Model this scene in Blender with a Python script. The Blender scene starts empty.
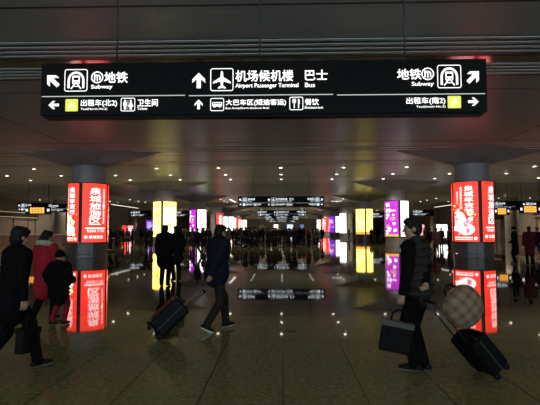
import bpy, bmesh, math, random
from mathutils import Vector, Matrix, Euler
from math import sin, cos, pi, radians as R, atan2, sqrt
random.seed(7)
S = bpy.context.scene
COL = S.collection

# ------------------------------------------------------------------ camera
FPX = 477.0
CAMH = 1.62
CM = (Matrix.Rotation(R(1.5), 3, 'Z') @ Matrix.Rotation(R(90 + 3.18), 3, 'X') @ Matrix.Rotation(R(-0.12), 3, 'Z'))
cd = bpy.data.cameras.new('camera'); cam = bpy.data.objects.new('camera', cd); COL.objects.link(cam)
cam.location = (0, 0, CAMH); cam.rotation_euler = CM.to_euler()
cd.sensor_width = 36; cd.lens = FPX / 540 * 36; cd.clip_start = .05; cd.clip_end = 600
S.camera = cam

def ray(px, py):
    return CM @ Vector(((px - 270) / FPX, -(py - 202.5) / FPX, -1))
def ground(px, py, z=0.0):
    d = ray(px, py); t = (z - CAMH) / d.z
    return Vector((d.x * t, d.y * t, z))
def onplane(px, py, Y):
    d = ray(px, py); t = Y / d.y
    return Vector((d.x * t, Y, CAMH + d.z * t))

# ------------------------------------------------------------------ materials
def mat(name, col, rough=.6, metal=0.0, var=.25, scale=12.0, bump=0.0, emit=None, strength=0.0, spec=.5):
    m = bpy.data.materials.new(name); m.use_nodes = True
    n = m.node_tree.nodes; l = m.node_tree.links; b = n['Principled BSDF']
    b.inputs['Roughness'].default_value = rough; b.inputs['Metallic'].default_value = metal
    b.inputs['Specular IOR Level'].default_value = spec
    tc = n.new('ShaderNodeTexCoord'); no = n.new('ShaderNodeTexNoise')
    no.inputs['Scale'].default_value = scale; no.inputs['Detail'].default_value = 4
    l.new(tc.outputs['Object'], no.inputs['Vector'])
    rp = n.new('ShaderNodeValToRGB')
    a, c = 1 - var, 1 + var
    rp.color_ramp.elements[0].color = (col[0]*a, col[1]*a, col[2]*a, 1); rp.color_ramp.elements[0].position = .3
    rp.color_ramp.elements[1].color = (min(1, col[0]*c), min(1, col[1]*c), min(1, col[2]*c), 1); rp.color_ramp.elements[1].position = .7
    l.new(no.outputs['Fac'], rp.inputs['Fac']); l.new(rp.outputs['Color'], b.inputs['Base Color'])
    if bump:
        bp = n.new('ShaderNodeBump'); bp.inputs['Strength'].default_value = bump; bp.inputs['Distance'].default_value = .01
        l.new(no.outputs['Fac'], bp.inputs['Height']); l.new(bp.outputs['Normal'], b.inputs['Normal'])
    if emit:
        b.inputs['Emission Color'].default_value = (*emit, 1); b.inputs['Emission Strength'].default_value = strength
    return m

def lit(name, col, strength, var=0.0, scale=6.0):
    """a back-lit printed film: emission in the print's own colour, with a faint print mottling"""
    m = bpy.data.materials.new(name); m.use_nodes = True
    n = m.node_tree.nodes; l = m.node_tree.links; b = n['Principled BSDF']
    b.inputs['Base Color'].default_value = (col[0]*.3, col[1]*.3, col[2]*.3, 1); b.inputs['Roughness'].default_value = .35
    b.inputs['Emission Strength'].default_value = strength
    if var:
        tc = n.new('ShaderNodeTexCoord'); no = n.new('ShaderNodeTexNoise'); no.inputs['Scale'].default_value = scale
        l.new(tc.outputs['Object'], no.inputs['Vector'])
        rp = n.new('ShaderNodeValToRGB')
        rp.color_ramp.elements[0].color = (*[c*(1-var) for c in col], 1); rp.color_ramp.elements[0].position = .35
        rp.color_ramp.elements[1].color = (*[min(1, c*(1+var)) for c in col], 1); rp.color_ramp.elements[1].position = .65
        l.new(no.outputs['Fac'], rp.inputs['Fac']); l.new(rp.outputs['Color'], b.inputs['Emission Color'])
    else:
        b.inputs['Emission Color'].default_value = (*col, 1)
    return m

def granite():
    m = bpy.data.materials.new('granite_floor'); m.use_nodes = True
    n = m.node_tree.nodes; l = m.node_tree.links; b = n['Principled BSDF']
    geo = n.new('ShaderNodeNewGeometry')
    sp = n.new('ShaderNodeSeparateXYZ'); l.new(geo.outputs['Position'], sp.inputs[0])
    no = n.new('ShaderNodeTexNoise'); no.inputs['Scale'].default_value = 90; no.inputs['Detail'].default_value = 3
    l.new(geo.outputs['Position'], no.inputs['Vector'])
    no2 = n.new('ShaderNodeTexNoise'); no2.inputs['Scale'].default_value = 17; no2.inputs['Detail'].default_value = 5
    l.new(geo.outputs['Position'], no2.inputs['Vector'])
    rp = n.new('ShaderNodeValToRGB')
    rp.color_ramp.elements[0].position = .36; rp.color_ramp.elements[0].color = (.095, .090, .036, 1)
    rp.color_ramp.elements[1].position = .66; rp.color_ramp.elements[1].color = (.335, .315, .135, 1)
    mx = n.new('ShaderNodeMath'); mx.operation = 'ADD'
    m1 = n.new('ShaderNodeMath'); m1.operation = 'MULTIPLY'; m1.inputs[1].default_value = .6
    m2 = n.new('ShaderNodeMath'); m2.operation = 'MULTIPLY'; m2.inputs[1].default_value = .4
    l.new(no.outputs['Fac'], m1.inputs[0]); l.new(no2.outputs['Fac'], m2.inputs[0])
    l.new(m1.outputs[0], mx.inputs[0]); l.new(m2.outputs[0], mx.inputs[1])
    l.new(mx.outputs[0], rp.inputs['Fac'])
    # tile joints, 0.8 m slabs
    def joint(sock, size, off, w):
        a = n.new('ShaderNodeMath'); a.operation = 'ADD'; a.inputs[1].default_value = off + 400 * size
        l.new(sock, a.inputs[0])
        md = n.new('ShaderNodeMath'); md.operation = 'MODULO'; md.inputs[1].default_value = size; l.new(a.outputs[0], md.inputs[0])
        lt = n.new('ShaderNodeMath'); lt.operation = 'LESS_THAN'; lt.inputs[1].default_value = w; l.new(md.outputs[0], lt.inputs[0])
        return lt.outputs[0]
    jx = joint(sp.outputs['X'], .8, .006, .012); jy = joint(sp.outputs['Y'], 1.2, .1, .003)
    jm = n.new('ShaderNodeMath'); jm.operation = 'MAXIMUM'; l.new(jx, jm.inputs[0]); l.new(jy, jm.inputs[1])
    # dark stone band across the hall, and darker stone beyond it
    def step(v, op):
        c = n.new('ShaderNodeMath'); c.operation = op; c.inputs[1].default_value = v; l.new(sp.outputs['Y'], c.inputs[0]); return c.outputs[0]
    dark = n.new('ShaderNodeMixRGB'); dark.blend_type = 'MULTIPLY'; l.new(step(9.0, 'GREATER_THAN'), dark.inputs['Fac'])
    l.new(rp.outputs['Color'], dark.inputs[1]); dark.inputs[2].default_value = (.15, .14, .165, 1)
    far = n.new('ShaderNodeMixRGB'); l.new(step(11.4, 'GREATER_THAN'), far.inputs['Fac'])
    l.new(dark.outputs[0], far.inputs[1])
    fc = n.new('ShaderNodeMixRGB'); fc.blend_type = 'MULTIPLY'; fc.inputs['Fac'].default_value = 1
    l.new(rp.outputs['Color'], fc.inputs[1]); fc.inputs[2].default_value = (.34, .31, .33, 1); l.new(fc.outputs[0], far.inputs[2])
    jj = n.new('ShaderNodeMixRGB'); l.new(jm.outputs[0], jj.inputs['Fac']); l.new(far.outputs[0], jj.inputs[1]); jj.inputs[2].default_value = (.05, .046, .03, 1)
    l.new(jj.outputs[0], b.inputs['Base Color'])
    b.inputs['Roughness'].default_value = .03
    b.inputs['IOR'].default_value = 1.5
    # very slight waviness of the polish
    nb = n.new('ShaderNodeTexNoise'); nb.inputs['Scale'].default_value = 1.3; l.new(geo.outputs['Position'], nb.inputs['Vector'])
    bp = n.new('ShaderNodeBump'); bp.inputs['Strength'].default_value = .012; bp.inputs['Distance'].default_value = .02
    l.new(nb.outputs['Fac'], bp.inputs['Height']); l.new(bp.outputs['Normal'], b.inputs['Normal'])
    return m

def ceiling_metal():
    m = bpy.data.materials.new('ceiling_metal_panels'); m.use_nodes = True
    n = m.node_tree.nodes; l = m.node_tree.links; b = n['Principled BSDF']
    geo = n.new('ShaderNodeNewGeometry'); sp = n.new('ShaderNodeSeparateXYZ'); l.new(geo.outputs['Position'], sp.inputs[0])
    no = n.new('ShaderNodeTexNoise'); no.inputs['Scale'].default_value = .35; no.inputs['Detail'].default_value = 3
    l.new(geo.outputs['Position'], no.inputs['Vector'])
    rp = n.new('ShaderNodeValToRGB')
    rp.color_ramp.elements[0].color = (.43, .445, .46, 1); rp.color_ramp.elements[1].color = (.50, .51, .52, 1)
    l.new(no.outputs['Fac'], rp.inputs['Fac'])
    # narrow strip panels running across the hall
    sn = n.new('ShaderNodeMath'); sn.operation = 'MULTIPLY'; sn.inputs[1].default_value = 2 * pi / .075; l.new(sp.outputs['Y'], sn.inputs[0])
    si = n.new('ShaderNodeMath'); si.operation = 'SINE'; l.new(sn.outputs[0], si.inputs[0])
    bp = n.new('ShaderNodeBump'); bp.inputs['Strength'].default_value = .6; bp.inputs['Distance'].default_value = .003
    l.new(si.outputs[0], bp.inputs['Height']); l.new(bp.outputs['Normal'], b.inputs['Normal'])
    l.new(rp.outputs['Color'], b.inputs['Base Color'])
    b.inputs['Metallic'].default_value = 0; b.inputs['Roughness'].default_value = .32; b.inputs['Specular IOR Level'].default_value = .07
    return m

M = {}
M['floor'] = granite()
M['ceil'] = ceiling_metal()
M['slat'] = mat('grooved_aluminium', (.66, .69, .68), .5, 0, .06)
M['wall'] = mat('tan_wall_panels', (.27, .225, .18), .55, 0, .1, .6)
M['endwall'] = mat('dim_end_wall', (.42, .38, .34), .6, 0, .12, .6)
M['shaft'] = mat('grey_column_cladding', (.42, .40, .43), .45, .1, .08, 2)
M['capital'] = mat('folded_capital_metal', (.27, .255, .255), .5, .1, .1, 1)
M['plinth'] = mat('dark_granite_plinth', (.15, .137, .137), .25, 0, .2, 60)
M['drum'] = mat('black_lightbox_frame', (.03, .028, .03), .4, .2, .2)
M['black'] = mat('black_sign_face', (.004, .004, .005), .45, 0, .2, spec=.12)
M['blackmetal'] = mat('black_metal', (.012, .012, .013), .5, .2, .2)
M['rod'] = mat('grey_rod', (.06, .06, .06), .5, .3, .1)
M['unlit'] = mat('unlit_poster_film', (.33, .30, .26), .4, 0, .08, 2)
M['mirrorstrip'] = mat('polished_ceiling_strip', (.36, .39, .42), .10, 1, .05)
M['rule'] = lit('thin_lit_rule', (.55, .58, .58), 1.0)
M['chrome'] = mat('brushed_steel', (.45, .45, .46), .3, 1, .1)
M['glyph'] = lit('white_lit_lettering', (1, 1, .98), 1.25)
M['glyphblue'] = lit('pale_blue_lit_lettering', (.62, .78, 1), 1.2)
M['yel'] = lit('yellow_green_lit_plate', (.78, .84, .12), 1.0)
M['paleplate'] = lit('pale_lit_pictogram', (.92, .94, .45), 1.0)
M['lens'] = lit('warm_lamp_lens', (1, .88, .68), 7)
M['tube'] = lit('linear_lamp_diffuser', (1, .93, .8), 1.6)
M['lampring'] = mat('lamp_ring', (.55, .55, .55), .4, .5, .1)
M['red'] = lit('red_poster_film', (1, .033, .020), 2.2, .10, 3)
M['white'] = lit('white_poster_film', (1, .97, .93), 2.0)
M['pinkprint'] = lit('pink_print', (1, .38, .42), 1.3)
M['orangeprint'] = lit('orange_print', (1, .42, .06), 1.2)
M['ltyellow'] = lit('pale_yellow_film', (1, .78, .15), 3.0, .08, 2)
M['yellow'] = lit('yellow_film', (1, .66, .05), 2.4, .08, 2)
M['gold'] = lit('golden_film', (1, .77, .13), 3.0, .06, 2)
M['cream'] = lit('cream_film', (1, .86, .40), 2.8, .05, 2)
M['purple'] = lit('purple_film', (.52, .028, .60), 1.3, .15, 3)
M['violet'] = lit('violet_film', (.20, .03, .62), 1.1, .15, 3)
M['greyprint'] = lit('grey_print', (.55, .45, .40), .8)
M['amber'] = lit('amber_led', (1, .40, .06), 1.7)
M['warmstrip'] = lit('warm_shop_strip', (1, .72, .32), .35)
M['shopglow'] = lit('dim_shop_window', (.9, .6, .4), .05, .5, 1.5)
M['screen'] = lit('blue_screen', (.25, .35, .9), .5, .3, 3)
M['counterwood'] = mat('counter_wood', (.11, .05, .036), .4, 0, .2, 5)
M['countertop'] = mat('counter_top', (.40, .29, .22), .3, 0, .15, 5)
M['skin'] = mat('skin', (.40, .235, .17), .55, 0, .08, 20)
M['eye'] = mat('eye_dark', (.02, .015, .012), .3, 0, .1)
M['lip'] = mat('lip', (.36, .14, .12), .5, 0, .1)
M['hair'] = mat('black_hair', (.012, .010, .010), .5, 0, .4, 60, .4, spec=.12)
def cloth(name, c, rough=.8, bump=.25): M[name] = mat(name, c, rough, 0, .25, 25, bump, spec=.04)
cloth('black_cloth', (.006, .0055, .006)); cloth('charcoal_cloth', (.014, .0135, .015)); cloth('navy_cloth', (.010, .012, .021))
cloth('greyvest', (.032, .030, .029), .55); cloth('brown_trouser', (.028, .022, .018)); cloth('red_coat', (.32, .02, .034)); cloth('red_trouser', (.24, .018, .028))
cloth('fur', (.46, .38, .30), .95, .9); cloth('olive_cloth', (.035, .035, .026)); cloth('maroon_cloth', (.085, .016, .018)); cloth('dim_red_cloth', (.22, .02, .02)); cloth('grey_cloth', (.07, .07, .075)); cloth('bluegrey_cloth', (.03, .04, .065))
M['shoe'] = mat('shoe_black', (.010, .009, .009), .45, 0, .2, spec=.1); M['sole'] = mat('shoe_sole_white', (.62, .60, .56), .6, 0, .1); M['solegrey'] = mat('shoe_sole_grey', (.18, .17, .16), .7, 0, .1)
M['case'] = mat('suitcase_fabric', (.005, .005, .006), .6, 0, .3, 90, .3, spec=.06); M['casehard'] = mat('suitcase_hard_shell', (.006, .007, .010), .4, 0, .2, spec=.08)
M['rubber'] = mat('rubber', (.008, .008, .008), .7, 0, .1, spec=.1)
M['darkrod'] = mat('dark_anodised_rod', (.05, .05, .052), .4, .6, .1)
M['leather'] = mat('black_leather', (.006, .006, .0065), .5, 0, .2, 30, .2, spec=.08); M['bagtrim'] = mat('grey_bag_trim', (.085, .092, .088), .55, 0, .15, 30, spec=.1)

def plaid():
    m = bpy.data.materials.new('plaid_bag_cloth'); m.use_nodes = True
    n = m.node_tree.nodes; l = m.node_tree.links; b = n['Principled BSDF']
    tc = n.new('ShaderNodeTexCoord'); sp = n.new('ShaderNodeSeparateXYZ'); l.new(tc.outputs['Object'], sp.inputs[0])
    def stripes(o, f, ph):
        a = n.new('ShaderNodeMath'); a.operation = 'MULTIPLY_ADD'; a.inputs[1].default_value = f; a.inputs[2].default_value = ph; l.new(o, a.inputs[0])
        s = n.new('ShaderNodeMath'); s.operation = 'SINE'; l.new(a.outputs[0], s.inputs[0])
        g = n.new('ShaderNodeMath'); g.operation = 'GREATER_THAN'; g.inputs[1].default_value = .25; l.new(s.outputs[0], g.inputs[0]); return g.outputs[0]
    ad = n.new('ShaderNodeMath'); ad.operation = 'ADD'; l.new(stripes(sp.outputs['X'], 62, 0), ad.inputs[0]); l.new(stripes(sp.outputs['Z'], 62, 1), ad.inputs[1])
    rp = n.new('ShaderNodeValToRGB'); e = rp.color_ramp.elements
    e[0].position = 0; e[0].color = (.27, .185, .11, 1); e[1].position = 1; e[1].color = (.15, .075, .05, 1)
    k = e.new(.5); k.color = (.20, .125, .08, 1)
    hv = n.new('ShaderNodeMath'); hv.operation = 'MULTIPLY'; hv.inputs[1].default_value = .5; l.new(ad.outputs[0], hv.inputs[0])
    l.new(hv.outputs[0], rp.inputs['Fac']); l.new(rp.outputs['Color'], b.inputs['Base Color']); b.inputs['Roughness'].default_value = .7
    return m
M['plaid'] = plaid()

# ------------------------------------------------------------------ mesh helpers
def tag(o, label=None, cat=None, group=None, kind=None):
    if label: o['label'] = label
    if cat: o['category'] = cat
    if group: o['group'] = group
    if kind: o['kind'] = kind
    return o
def empty(name, loc, rz=0.0, rot=None):
    o = bpy.data.objects.new(name, None); COL.objects.link(o); o.location = loc
    o.rotation_euler = rot if rot is not None else (0, 0, rz); o.empty_display_size = .2
    return o
def copy_tree(o, parent=None):
    c = o.copy(); COL.objects.link(c)
    if parent: c.parent = parent; c.matrix_parent_inverse = o.matrix_parent_inverse
    for ch in o.children: copy_tree(ch, c)
    return c

class MB:
    def __init__(s): s.v = []; s.f = []; s.m = []; s.sm = []; s.mats = []
    def mi(s, m):
        if m not in s.mats: s.mats.append(m)
        return s.mats.index(m)
    def add(s, vs, fs, m, smooth=False):
        k = len(s.v); i = s.mi(m)
        s.v += [tuple(v) for v in vs]
        for f in fs: s.f.append([k + a for a in f]); s.m.append(i); s.sm.append(smooth)
    def box(s, a, b, m, bev=0.0):
        bm = bmesh.new(); bmesh.ops.create_cube(bm, size=1)
        for v in bm.verts: v.co = Vector(((a[0]+b[0])/2 + v.co.x*(b[0]-a[0]), (a[1]+b[1])/2 + v.co.y*(b[1]-a[1]), (a[2]+b[2])/2 + v.co.z*(b[2]-a[2])))
        if bev: bmesh.ops.bevel(bm, geom=bm.edges[:], offset=bev, segments=3, affect='EDGES', profile=.5)
        bm.verts.index_update()
        s.add([v.co.copy() for v in bm.verts], [[v.index for v in f.verts] for f in bm.faces], m); bm.free()
    def lathe(s, prof, m, n=48, c=(0, 0), smooth=False):
        vs = []; fs = []
        for r, z in prof:
            for k in range(n): a = 2*pi*k/n; vs.append((c[0]+r*cos(a), c[1]+r*sin(a), z))
        for i in range(len(prof)-1):
            for k in range(n): fs.append([i*n+k, i*n+(k+1) % n, (i+1)*n+(k+1) % n, (i+1)*n+k])
        fs.append(list(range(n))[::-1]); fs.append([(len(prof)-1)*n + k for k in range(n)])
        s.add(vs, fs, m, smooth)
    def tube(s, pts, r, m, n=10):
        pts = [Vector(p) for p in pts]; vs = []; fs = []
        for i, p in enumerate(pts):
            d = ((pts[min(i+1, len(pts)-1)] - pts[max(i-1, 0)])).normalized()
            u = d.orthogonal().normalized() if i == 0 else (u - d*u.dot(d)).normalized()
            w = d.cross(u)
            for k in range(n): a = 2*pi*k/n; vs.append(p + u*r*cos(a) + w*r*sin(a))
        for i in range(len(pts)-1):
            for k in range(n): fs.append([i*n+k, i*n+(k+1) % n, (i+1)*n+(k+1) % n, (i+1)*n+k])
        fs.append(list(range(n))[::-1]); fs.append([(len(pts)-1)*n+k for k in range(n)])
        s.add(vs, fs, m, True)
    def build(s, name, parent=None):
        me = bpy.data.meshes.new(name); me.from_pydata(s.v, [], s.f)
        for m in s.mats: me.materials.append(m)
        me.polygons.foreach_set('material_index', s.m); me.polygons.foreach_set('use_smooth', s.sm); me.update()
        bm = bmesh.new(); bm.from_mesh(me); bmesh.ops.recalc_face_normals(bm, faces=bm.faces[:]); bm.to_mesh(me); bm.free()
        o = bpy.data.objects.new(name, me); COL.objects.link(o)
        if parent: o.parent = parent
        return o

# ------------------------------------------------------------------ lettering
_tc = {}
def glyphs(body, bold):
    k = (body, bold)
    if k in _tc: return _tc[k]
    c = bpy.data.curves.new('t', 'FONT'); c.body = body; c.size = 1; c.resolution_u = 3
    o = bpy.data.objects.new('t', c); COL.objects.link(o)
    dg = bpy.context.evaluated_depsgraph_get(); me = bpy.data.meshes.new_from_object(o.evaluated_get(dg))
    vs = [(v.co.x, v.co.y) for v in me.vertices]; fs = [list(p.vertices) for p in me.polygons]
    bpy.data.objects.remove(o); bpy.data.curves.remove(c); bpy.data.meshes.remove(me)
    n = len(vs); sh = [(0, 0)] + ([(bold*cos(a), bold*sin(a)) for a in (0.4, 1.97, 3.54, 5.11)] if bold else [])
    fs = [[i + j*n for i in f] for j in range(len(sh)) for f in fs]; vs = [(x + dx, y + dy) for dx, dy in sh for x, y in vs]
    _tc[k] = (vs, fs); return _tc[k]

class Flat:
    """2-D artwork in (u, v), laid on a flat sign face or wrapped on a drum"""
    def __init__(s): s.items = []      # (verts2d, faces, mat, layer)
    def poly(s, pts, m, layer=1): s.items.append(([tuple(p) for p in pts], [list(range(len(pts)))], m, layer))
    def rect(s, x0, y0, x1, y1, m, layer=1): s.poly([(x0, y0), (x1, y0), (x1, y1), (x0, y1)], m, layer)
    def disc(s, cx, cy, rx, m, layer=1, ry=None, n=20, a0=0):
        ry = ry or rx; s.poly([(cx + rx*cos(a0+2*pi*k/n), cy + ry*sin(a0+2*pi*k/n)) for k in range(n)], m, layer)
    def stroke(s, pts, w, m, layer=1, closed=False):
        P = [Vector(p) for p in pts]; n = len(P); vs = []; fs = []
        for i in range(n):
            a = P[(i-1) % n] if (closed or i > 0) else P[i]; b = P[(i+1) % n] if (closed or i < n-1) else P[i]
            d1 = (P[i]-a); d2 = (b-P[i])
            d1 = d1.normalized() if d1.length > 1e-9 else d2.normalized(); d2 = d2.normalized() if d2.length > 1e-9 else d1
            t = (d1+d2); t = t.normalized() if t.length > 1e-6 else d1
            nn = Vector((-t.y, t.x)); k = w/2/max(.4, nn.dot(Vector((-d1.y, d1.x))))
            vs += [tuple(P[i]+nn*k), tuple(P[i]-nn*k)]
        for i in range(n if closed else n-1):
            j = (i+1) % n; fs.append([2*i, 2*i+1, 2*j+1, 2*j])
        s.items.append((vs, fs, m, layer))
    def rrect(s, x0, y0, x1, y1, r, w, m, layer=1):
        pts = []
        for cx, cy, a in ((x1-r, y1-r, 0), (x0+r, y1-r, 90), (x0+r, y0+r, 180), (x1-r, y0+r, 270)):
            for k in range(5): q = R(a + 22.5*k); pts.append((cx+r*cos(q), cy+r*sin(q)))
        if w: s.stroke(pts, w, m, layer, True)
        else: s.poly(pts, m, layer)
    def text(s, body, x0, x1, ytop, ybot, m, layer=1, bold=.012):
        """fit the lettering's own extents into the box; y may run either way (ytop is where the glyph tops go)"""
        vs, fs = glyphs(body, bold)
        ax = min(v[0] for v in vs); bx = max(v[0] for v in vs); ay = min(v[1] for v in vs); by = max(v[1] for v in vs)
        s.items.append(([(x0 + (v[0]-ax)/(bx-ax)*(x1-x0), ybot + (v[1]-ay)/(by-ay)*(ytop-ybot)) for v in vs], fs, m, layer))
    def vtext(s, body, xc, w, ytop, ybot, m, layer=1, bold=.02, gap=.08):
        n = len(body); h = (ytop-ybot)/n
        for i, ch in enumerate(body):
            t = ytop - i*h; s.text(ch, xc-w/2, xc+w/2, t - h*gap/2, t-h+h*gap/2, m, layer, bold)
    def emit(s, mb, fn, strip=None, off=.003):
        for vs, fs, m, layer in s.items:
            if strip:
                bm = bmesh.new(); bv = [bm.verts.new((x, y, 0)) for x, y in vs]
                for f in fs:
                    try: bm.faces.new([bv[i] for i in f])
                    except ValueError: pass
                us = [v[0] for v in vs]; k = math.ceil(min(us)/strip)
                while k*strip < max(us):
                    bmesh.ops.bisect_plane(bm, geom=bm.verts[:]+bm.edges[:]+bm.faces[:], plane_co=(k*strip, 0, 0), plane_no=(1, 0, 0)); k += 1
                bm.verts.index_update()
                mb.add([fn(v.co.x, v.co.y, layer*off) for v in bm.verts], [[v.index for v in f.verts] for f in bm.faces], m); bm.free()
            else:
                mb.add([fn(x, y, layer*off) for x, y in vs], fs, m)

# ------------------------------------------------------------------ setting
CEIL = 6.4; XW = 42.0; YB = -14.0; YF = 225.0
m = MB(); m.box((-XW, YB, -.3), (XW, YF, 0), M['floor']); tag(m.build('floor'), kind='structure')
m = MB(); m.box((-XW, YB, CEIL), (XW, YF, CEIL+.3), M['ceil']); tag(m.build('ceiling'), kind='structure')
m = MB(); m.box((-XW-.4, YB, 0), (-XW, YF, CEIL), M['wall'])
tag(m.build('wall_left'), kind='structure')
m = MB(); m.box((XW, YB, 0), (XW+.4, YF, CEIL), M['wall'])
tag(m.build('wall_right'), kind='structure')
m = MB(); m.box((-XW-.4, YF, 0), (XW+.4, YF+.4, CEIL), M['endwall']); tag(m.build('wall_far'), kind='structure')
# grooved aluminium bands across the ceiling, with dark grooves between the strips
ti = 0
def cy(py): return ground(270, py, CEIL).y
for y0, y1, n in ((cy(38.8), cy(56.5), 4), (cy(65), cy(77.5), 4), (cy(147.5), cy(151.5), 2), (cy(161), cy(164), 2)):
    ti += 1; m = MB(); m.box((-XW, y0-.04, CEIL-.012), (XW, y1+.02, CEIL+.01), M['drum'])
    for k in range(n):
        y = y0 + (y1-y0)*k/n
        m.box((-XW, y, CEIL-.03), (XW, y+(y1-y0)/n*.40, CEIL+.01), M['slat'])
    tag(m.build('trim_%d' % ti), kind='structure')
ti += 1; m = MB(); m.box((-XW, cy(57.5), CEIL-.02), (XW, cy(64), CEIL+.01), M['mirrorstrip']); tag(m.build('trim_%d' % ti), kind='structure')
# dark panel joints: across the hall, and along the two pillar rows
for a, b in [((-XW, cy(q)), (XW, cy(q)+w_)) for q, w_ in ((3.6, .06), (90.5, .04), (142, .09), (154.6, .10), (165.5, .10), (176.5, .10), (184.5, .16), (193, .2))] + [((sx*12-.03, YB), (sx*12+.03, 26)) for sx in (-1, 1)]:
    ti += 1; m = MB(); m.box((a[0], a[1], CEIL-.006), (b[0], b[1], CEIL+.01), M['drum']); tag(m.build('trim_%d' % ti), kind='structure')

# ------------------------------------------------------------------ the large direction sign
W, K = M['glyph'], M['black']
def arrow(F, cx, cy, size, ang, m, layer=1):
    """block arrow pointing up in sign pixels (y down), turned by ang clockwise"""
    p = [(0, -.5), (.40, -.08), (.40, .16), (.13, -.10), (.13, .5), (-.13, .5), (-.13, -.10), (-.40, .16), (-.40, -.08)]
    a = R(ang)
    F.poly([(cx + size*(x*cos(a)-y*sin(a)), cy + size*(x*sin(a)+y*cos(a))) for x, y in p], m, layer)
def ic_subway(F, x0, y0, x1, y1):
    F.rrect(x0, y0, x1, y1, 2, .9, W); w = x1-x0; h = y1-y0; cx = (x0+x1)/2
    pts = [(x0+w*.17, y1-h*.13), (x0+w*.17, y0+h*.5)] + [(cx - w*.33*cos(R(a)), y0+h*.5 - h*.36*sin(R(a))) for a in range(20, 180, 20)] + [(x1-w*.17, y0+h*.5), (x1-w*.17, y1-h*.13)]
    F.stroke(pts, w*.10, W)
    F.rrect(cx-w*.17, y0+h*.28, cx+w*.17, y0+h*.68, 1.4, 0, W)
    F.rect(cx-w*.11, y0+h*.37, cx+w*.11, y0+h*.50, K, 2)
    for sx in (-1, 1):
        F.disc(cx+sx*w*.09, y0+h*.59, w*.035, K, 2)
        F.stroke([(cx+sx*w*.07, y0+h*.68), (cx+sx*w*.22, y1-h*.10)], w*.06, W)
    F.rect(cx-w*.12, y0+h*.76, cx+w*.12, y0+h*.80, W)
def ic_metro(F, cx, cy, r):
    F.stroke([(cx+r*cos(2*pi*k/24), cy+r*sin(2*pi*k/24)) for k in range(24)], r*.22, W, 1, True)
    F.stroke([(cx-r*.45, cy-r*.62), (cx-r*.45, cy+r*.62)], r*.26, W)
    F.stroke([(cx-r*.45, cy-r*.15), (cx-r*.2, cy-r*.38), (cx+r*.25, cy-r*.38), (cx+r*.5, cy-r*.1), (cx+r*.5, cy+r*.55)], r*.24, W)
    F.stroke([(cx+r*.02, cy-r*.3), (cx+r*.02, cy+r*.72)], r*.22, W)
def ic_plane(F, x0, y0, x1, y1):
    F.rrect(x0, y0, x1, y1, 2, .9, W); w = x1-x0; h = y1-y0; cx = (x0+x1)/2
    half = [(0, .10), (.05, .16), (.065, .38), (.40, .60), (.40, .68), (.065, .58), (.045, .76), (.17, .86), (.17, .91), (0, .88)]
    F.poly([(cx+a*w, y0+b*h) for a, b in half] + [(cx-a*w, y0+b*h) for a, b in half[::-1][1:-1]], W)
def ic_bus(F, x0, y0, x1, y1):
    F.rrect(x0, y0, x1, y1, 1.4, .8, W); w = x1-x0; h = y1-y0
    F.rrect(x0+w*.12, y0+h*.30, x1-w*.12, y0+h*.66, 1, 0, W)
    for k in range(4): F.rect(x0+w*(.18+.17*k), y0+h*.37, x0+w*(.30+.17*k), y0+h*.49, K, 2)
    for q in (.30, .70): F.disc(x0+w*q, y0+h*.68, w*.075, W, 3)
def ic_wc(F, x0, y0, x1, y1):
    F.rrect(x0, y0, x1, y1, 1.4, .8, W); w = x1-x0; h = y1-y0
    for q, fem in ((.29, 0), (.71, 1)):
        c = x0+w*q; F.disc(c, y0+h*.20, w*.075, W)
        if fem: F.poly([(c-w*.06, y0+h*.30), (c+w*.06, y0+h*.30), (c+w*.19, y0+h*.66), (c-w*.19, y0+h*.66)], W)
        else: F.rect(c-w*.13, y0+h*.30, c+w*.13, y0+h*.60, W)
        F.rect(c-w*.085, y0+h*.60, c-w*.012, y0+h*.90, W); F.rect(c+w*.012, y0+h*.60, c+w*.085, y0+h*.90, W)
    F.rect(x0+w*.49, y0+h*.14, x0+w*.51, y0+h*.88, W)
def ic_food(F, x0, y0, x1, y1):
    F.rrect(x0, y0, x1, y1, 1.4, .8, W); w = x1-x0; h = y1-y0
    c = x0+w*.34; F.rect(c-w*.035, y0+h*.40, c+w*.035, y0+h*.88, W)
    for k in (-1, 0, 1): F.rect(c+k*w*.10-w*.03, y0+h*.12, c+k*w*.10+w*.03, y0+h*.42, W)
    F.rect(c-w*.13, y0+h*.38, c+w*.13, y0+h*.46, W)
    c = x0+w*.68; F.poly([(c-w*.06, y0+h*.12), (c+w*.06, y0+h*.16), (c+w*.08, y0+h*.55), (c+w*.03, y0+h*.55), (c+w*.03, y0+h*.88), (c-w*.05, y0+h*.88)], W)
def ic_taxi(F, x0, y0, x1, y1):
    F.rrect(x0, y0, x1, y1, 1, 0, M['yel']); w = x1-x0; h = y1-y0
    body = [(.16, .62), (.20, .46), (.30, .44), (.38, .27), (.64, .27), (.74, .44), (.84, .48), (.86, .64), (.16, .64)]
    W = M['paleplate']; F.poly([(x0+a*w, y0+b*h) for a, b in body], W, 2)
    for q in (.32, .70): F.disc(x0+w*q, y0+h*.66, w*.075, W, 3)
    F.rect(x0+w*.44, y0+h*.18, x0+w*.58, y0+h*.26, W, 2)
    F.rect(x0+w*.2, y0+h*.80, x0+w*.8, y0+h*.88, W, 2)

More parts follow.
